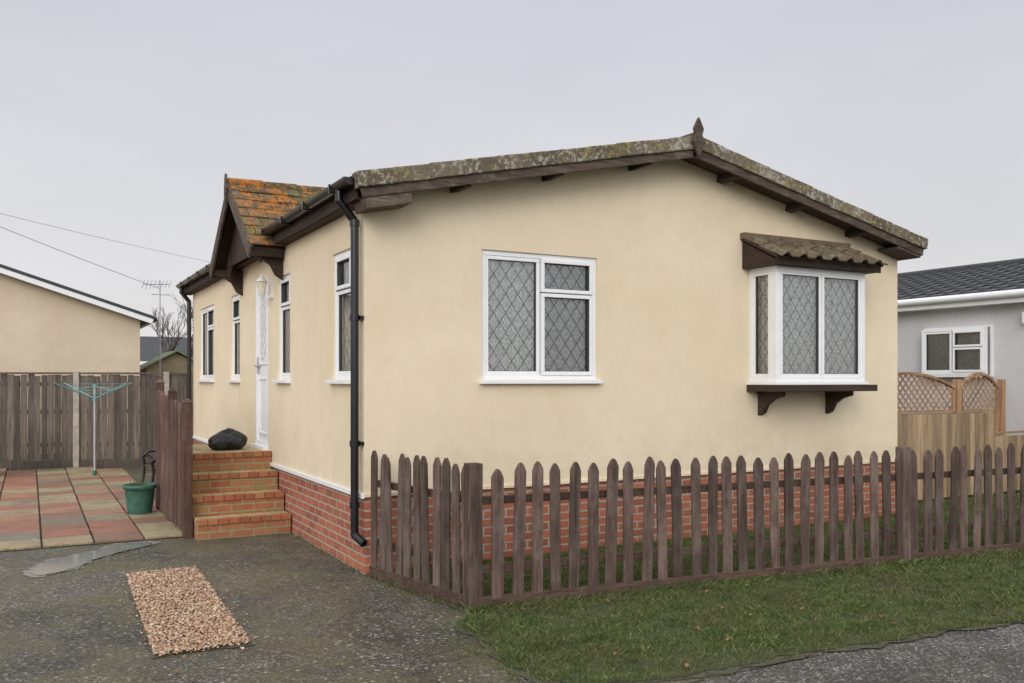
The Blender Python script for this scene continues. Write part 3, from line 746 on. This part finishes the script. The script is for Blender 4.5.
mb.cyl((P0.x,P0.y,0),(P0.x,P0.y,6.2),.13,.09,'bark'); mb.box(P0.x-.5,P0.x+.5,P0.y-.04,P0.y+.04,5.4,5.5,'bark'); mb.obj('utility_pole')
mb=MB()
def wire(a,b,sag,r=.007):
    a=Vector(a);b=Vector(b);n=22;pts=[a.lerp(b,i/n)-Vector((0,0,sag*4*(i/n)*(1-i/n))) for i in range(n+1)]
    for p,q in zip(pts[:-1],pts[1:]): mb.cyl(p,q,r,r,'steel',4,False)
wire(P0,(8.6,32.7,6.2),.25); wire(P0+Vector((.3,0,.85)),(.44,16.6,3.9),.1); wire(P0+Vector((-.3,0,.15)),(1.5,36.5,3.7),.3)
mb.obj('overhead_wires')

# ================================================================== GROUND
def sheet(name,poly,z,m,thick=0):
    mb=MB(); n=len(poly)
    mb.add([(x,y,z) for x,y in poly],[tuple(range(n))],m)
    return mb.obj(name)
sheet('ground',[(-400,-400),(400,-400),(400,400),(-400,400)],-.03,'grassg')
sheet('road',[(-60,-9),(60,-9),(60,-3.0),(14,-3.0),(-60,-3.0)],-.004,'road')
sheet('driveway',[(-9,-3.3),(2.2,-3.3),(2.2,.3),(.012,.3),(.012,2.6),(-9,2.6)],.0,'asph')
gp=[(.02,0.02),(.27,-1.50),(.06,-1.72),(.0,-2.2),(-.05,-2.6),(.0,-2.93),(.16,-3.10),(.47,-3.21),(1.0,-3.22),(1.54,-3.26),(2.5,-3.33),(3.43,-3.44),(5,-3.55),(7,-3.7),(10,-4.0),(14,-4.2),(14,6),(6.6,6),(6.6,.02)]
def jitter(poly,amt,seg=.05,lim=14,lo=2):
    out=[]
    ph=[random.random()*6 for _ in range(4)]; s_=0
    for i in range(len(poly)):
        a=Vector(poly[i]);b=Vector(poly[(i+1)%len(poly)]); L=(b-a).length
        if lo<=i<lim:
            n=max(1,int(L/seg)); nrm=Vector(((b-a).y,-(b-a).x)).normalized()
            for k in range(n):
                p=a.lerp(b,k/n); s_+=L/n
                q=amt*(.9*math.sin(s_*5.1+ph[0])+.7*math.sin(s_*11.7+ph[1])+.6*math.sin(s_*23+ph[2]))+random.uniform(-amt,amt)*.6
                p=p+nrm*q; out.append((p.x,p.y))
        else: out.append(tuple(a))
    return out
dp=[(.0,0.0),(.22,-1.50),(.02,-1.74),(-.04,-2.2),(-.09,-2.6),(-.04,-2.95),(.13,-3.13),(.46,-3.25),(1.0,-3.27),(1.54,-3.31),(2.5,-3.38),(3.43,-3.49),(5,-3.6),(7,-3.76),(10,-4.06),(14,-4.26),(14,5),(6.6,5),(6.6,.0)]
DP=jitter(dp,.026)
sheet('verge_soil',DP,.005,'dirt'); GP=jitter(gp,.018); sheet('lawn',GP,.010,'grassg')
sheet('patio_base',[(-9.2,2.55),(-.94,2.55),(-.94,10.5),(-9.2,13)],.006,'dirt')
mb=MB(); y=2.58
while y<12.5:
    x=-.95-.455
    while x>-9.2:
        if not(y>9.9+(-.31-x)*.31):
            z=.03+random.uniform(-.004,.004)
            Ms=Matrix.Translation((x+.225,y+.225,z))@Matrix.Rotation(random.uniform(-.014,.014),4,'Z')@Matrix.Rotation(random.uniform(-.005,.005),4,'X')
            mb.box(-.218,.218,-.218,.218,-.03,0,'slab',Ms)
        x-=.455
    y+=.455
mb.obj('paved_patio',None,.005)
sheet('side_path',[(-.94,4.66),(.012,4.66),(.012,11),(-.94,11)],.003,'asph')
def blob(name,pts,z,m,j):
    out=[]; n=len(pts)
    for i in range(n):
        for k in range(8):
            t=k/8; p0,p1,p2,p3=[Vector(pts[(i+q)%n]) for q in(-1,0,1,2)]
            p=.5*((2*p1)+(p2-p0)*t+(2*p0-5*p1+4*p2-p3)*t*t+(3*p1-p0-3*p2+p3)*t**3)
            out.append((p.x+random.uniform(-j,j),p.y+random.uniform(-j,j)))
    return sheet(name,out,z,m)
pp=[(-1.43,2.42),(-1.38,2.25),(-1.62,2.05),(-1.75,1.9),(-1.9,1.75),(-2.1,1.4),(-2.35,1.25),(-2.40,1.5),(-2.28,1.85),(-2.05,2.05),(-1.85,2.2),(-1.7,2.4)]
blob('puddle',pp,.009,'water',.016)
pc2=(-1.9,1.85); blob('damp_painted_sheen',[(pc2[0]+(x-pc2[0])*1.12,pc2[1]+(y-pc2[1])*1.10) for x,y in pp],.005,'patch',.035)  # damp rim of the puddle, its sky sheen painted pale
sheet('gravel_bed',jitter([(-1.80,-1.50),(-1.24,-1.52),(-1.17,.90),(-1.72,.94)],.016,.06,lim=4,lo=0) ,.005,'dirt')
def ico():
    bm=bmesh.new(); bmesh.ops.create_icosphere(bm,subdivisions=1,radius=1); v=np.array([x.co[:] for x in bm.verts]); f=np.array([[q.index for q in x.verts] for x in bm.faces]); bm.free(); return v,f
iv,iff=ico()
Nn=8500; t=rng.random((Nn,2))
px_=-1.785+t[:,1]*.06+t[:,0]*.55; py_=-1.50+t[:,1]*2.42
k=rng.random(Nn)<.09; px_[k]+=rng.normal(0,.07,k.sum()); py_[k]+=rng.normal(0,.09,k.sum())
rad=rng.uniform(.006,.013,Nn)*np.where(rng.random(Nn)<.06,1.5,1); rad[k]*=.8
allv=[];allf=[]
for i in range(Nn):
    s=rad[i]*np.array([1,rng.uniform(.65,1),rng.uniform(.45,.7)]); a=rng.random()*6.28
    v=iv*s*(1+rng.normal(0,.10,(len(iv),1))); ca,sa=math.cos(a),math.sin(a)
    v=np.stack([v[:,0]*ca-v[:,1]*sa,v[:,0]*sa+v[:,1]*ca,v[:,2]],1)+np.array([px_[i],py_[i],.008+s[2]*.6+rng.random()*.014*(0 if k[i] else 1)])
    allv.append(v); allf.append(iff+i*len(iv))
def npmesh(name,V,F,m,smooth=False):
    me=bpy.data.meshes.new(name); V=np.asarray(V,dtype=np.float32);F=np.asarray(F,dtype=np.int32)
    me.vertices.add(len(V)); me.vertices.foreach_set('co',V.ravel()); me.loops.add(F.size); me.loops.foreach_set('vertex_index',F.ravel())
    me.polygons.add(len(F)); me.polygons.foreach_set('loop_start',np.arange(0,F.size,F.shape[1],dtype=np.int32))
    me.update(calc_edges=True); me.validate()
    if smooth: me.polygons.foreach_set('use_smooth',np.ones(len(F),dtype=bool))
    me.materials.append(M[m]); o=bpy.data.objects.new(name,me); COL.objects.link(o); return o
npmesh('gravel',np.concatenate(allv),np.concatenate(allf),'pebble',True)
def pip(x,y,poly):
    ins=np.zeros(len(x),bool); n=len(poly)
    for i in range(n):
        x1,y1=poly[i];x2,y2=poly[(i+1)%n]
        c=((y1>y)!=(y2>y)); xi=(x2-x1)*(y-y1)/((y2-y1) if y2!=y1 else 1e-9)+x1
        ins^=c&(x<xi)
    return ins
def mkblades(x,y,h,wd):
    n=len(x); a=rng.uniform(0,2*np.pi,n); w=wd*rng.uniform(.7,1.3,n)
    lean=rng.normal(0,.5,(n,2))*h[:,None]
    z=np.full(n,.004); dx=np.cos(a)*w;dy=np.sin(a)*w
    V=np.stack([np.stack([x-dx,y-dy,z],1),np.stack([x+dx,y+dy,z],1),np.stack([x+lean[:,0]*.45+dx*.6,y+lean[:,1]*.45+dy*.6,z+h*.6],1),np.stack([x+lean[:,0],y+lean[:,1],z+h*.95],1)],1).reshape(-1,3)
    b=np.arange(n)[:,None]*4
    return V,np.concatenate([b+np.array([[0,1,2]]),b+np.array([[0,2,3]])])
def blades(x0,x1,y0,y1,dens,hm,wd,poly,thin=1.0):
    n=int((x1-x0)*(y1-y0)*dens); x=rng.uniform(x0,x1,n);y=rng.uniform(y0,y1,n)
    ok=pip(x,y,poly)&~((x<6.63)&(y>-.02)); x=x[ok];y=y[ok]
    pn=np.sin(x*3.1+np.sin(y*4.3)*1.5)*np.cos(y*5.2+np.sin(x*2.2))*.5+.5
    p2=np.sin(x*9.1+np.sin(y*7.3)*2)*np.cos(y*12.2+np.sin(x*8.2)*2)*.5+.5
    keep=rng.random(len(x))<(.22+.42*pn+.42*p2)*thin; x=x[keep];y=y[keep];pn=pn[keep];p2=p2[keep]
    fy=-1.48-(x-.29)*.109; near=np.exp(-((y-fy)/.09)**2)
    h=rng.uniform(.5,1.2,len(x))*hm*(.6+.4*pn+.4*p2+near*1.1)
    return mkblades(x,y,h,wd)
VV=[];FF=[];o=0
parts=[blades(-.2,3.2,-3.6,0,17000,.034,.0022,GP),blades(3.2,7,-3.8,0,9500,.036,.003,GP),blades(7,12,-4.2,3,3500,.04,.0045,GP),
       blades(-.2,3.2,-3.6,-1.6,17000,.026,.0022,DP,.28),blades(3.2,7,-3.9,-1.6,9500,.03,.003,DP,.3)]
# weeds: foot of fence, patio edge, wall foot, verge edge
for (ax,ay,bx_,by_,cnt,hm) in ((.0,-.1,.24,-1.5,420,.035),(-.02,.1,-.02,2.25,260,.03),(-9,2.56,-1.0,2.56,900,.022),(-.1,-1.7,-.14,-3.0,260,.025)):
    t=rng.random(cnt); cl=np.sin(t*31)*.5+np.sin(t*77+2)*.5; t=t[cl>-.1]
    parts.append(mkblades(ax+(bx_-ax)*t+rng.normal(0,.012,len(t)),ay+(by_-ay)*t+rng.normal(0,.02,len(t)),rng.uniform(.4,1.3,len(t))*hm,.0024))
for V,F in parts: VV.append(V);FF.append(F+o); o+=len(V)
npmesh('grass',np.concatenate(VV),np.concatenate(FF),'blade')
mb=MB()
for i in range(40):
    x=random.uniform(.1,5);y=random.uniform(-3.3,-1.7)
    if not pip(np.array([x]),np.array([y]),GP)[0]: continue
    Ml=Matrix.Translation((x,y,.036))@Matrix.Rotation(random.random()*6.28,4,'Z')@Matrix.Rotation(random.uniform(-.5,.5),4,'X')
    mb.add([(0,-.02,0),(.012,-.006,.004),(.010,.008,.006),(0,.022,.0),(-.010,.008,.006),(-.012,-.006,.004)],[(0,1,2,3),(0,3,4,5)],'leaf',Ml)
for i in range(25):
    x=random.uniform(-3,-.1);y=random.uniform(-2.8,2.3)
    Ml=Matrix.Translation((x,y,.012))@Matrix.Rotation(random.random()*6.28,4,'Z')@Matrix.Rotation(random.uniform(-.3,.3),4,'X')
    mb.add([(0,-.016,0),(.010,-.005,.004),(.008,.006,.006),(0,.018,.0),(-.008,.006,.006),(-.010,-.005,.004)],[(0,1,2,3),(0,3,4,5)],'leaf',Ml)
mb.obj('fallen_leaves')

# ================================================================== CAMERA / LIGHT
cam=bpy.data.cameras.new('camera'); co=bpy.data.objects.new('camera',cam); COL.objects.link(co); scene.camera=co
co.location=(-2.418,-6.943,1.61); co.rotation_euler=(math.radians(90),0,math.radians(-28.77))
cam.sensor_width=36; cam.lens=30.87; cam.shift_y=.0376; cam.clip_end=2000; cam.clip_start=.05
sd=bpy.data.lights.new('sun','SUN'); so=bpy.data.objects.new('sun',sd); COL.objects.link(so)
sd.energy=1.2; sd.angle=math.radians(28); sd.color=(1,.95,.87)
to=Vector((-.60,-.70,.40)).normalized(); so.rotation_euler=to.to_track_quat('Z','Y').to_euler()
wd=bpy.data.worlds.new('World'); scene.world=wd; wd.use_nodes=True; nt=wd.node_tree; nt.nodes.clear()
out=nt.nodes.new('ShaderNodeOutputWorld'); bg=nt.nodes.new('ShaderNodeBackground'); bg.inputs[1].default_value=.107; nt.links.new(bg.outputs[0],out.inputs[0])
sky=nt.nodes.new('ShaderNodeTexSky'); sky.sky_type='NISHITA'; sky.sun_disc=False
sky.sun_elevation=math.asin(to.z); sky.sun_rotation=math.atan2(to.x,to.y)
tc=nt.nodes.new('ShaderNodeTexCoord'); sp=nt.nodes.new('ShaderNodeSeparateXYZ'); nt.links.new(tc.outputs['Generated'],sp.inputs[0])
cr=nt.nodes.new('ShaderNodeValToRGB'); nt.links.new(sp.outputs[2],cr.inputs[0])
st=[(0,(.755,.730,.728)),(.18,(.682,.676,.698)),(.42,(.605,.622,.680)),(1,(1,1,1))]
while len(cr.color_ramp.elements)<4: cr.color_ramp.elements.new(.5)
for e,(p,c) in zip(cr.color_ramp.elements,st): e.position=p; e.color=(*c,1)
nz=nt.nodes.new('ShaderNodeTexNoise'); mp=nt.nodes.new('ShaderNodeMapping'); mp.inputs['Scale'].default_value=(1,1,3.5); nt.links.new(tc.outputs['Generated'],mp.inputs[0]); nt.links.new(mp.outputs[0],nz.inputs[0]); nz.inputs['Scale'].default_value=1.8; nz.inputs['Detail'].default_value=5
mr=nt.nodes.new('ShaderNodeMapRange'); nt.links.new(nz.outputs[0],mr.inputs[0]); mr.inputs[1].default_value=.3;mr.inputs[2].default_value=.7; mr.inputs[3].default_value=9.3; mr.inputs[4].default_value=10.7
dt=nt.nodes.new('ShaderNodeVectorMath'); dt.operation='DOT_PRODUCT'; nt.links.new(tc.outputs['Generated'],dt.inputs[0]); dt.inputs[1].default_value=to[:]
m2=nt.nodes.new('ShaderNodeMapRange'); nt.links.new(dt.outputs['Value'],m2.inputs[0]); m2.inputs[1].default_value=0;m2.inputs[2].default_value=1;m2.inputs[3].default_value=1;m2.inputs[4].default_value=2.0
mm=nt.nodes.new('ShaderNodeMath'); mm.operation='MULTIPLY'; nt.links.new(mr.outputs[0],mm.inputs[0]); nt.links.new(m2.outputs[0],mm.inputs[1])
vm=nt.nodes.new('ShaderNodeVectorMath'); vm.operation='SCALE'; nt.links.new(cr.outputs[0],vm.inputs[0]); nt.links.new(mm.outputs[0],vm.inputs['Scale'])
mx=nt.nodes.new('ShaderNodeMix'); mx.data_type='RGBA'; mx.inputs[0].default_value=.06; nt.links.new(vm.outputs[0],mx.inputs[6]); nt.links.new(sky.outputs[0],mx.inputs[7]); nt.links.new(mx.outputs[2],bg.inputs[0])
scene.view_settings.view_transform='Standard'; scene.view_settings.look='None'; scene.view_settings.exposure=0
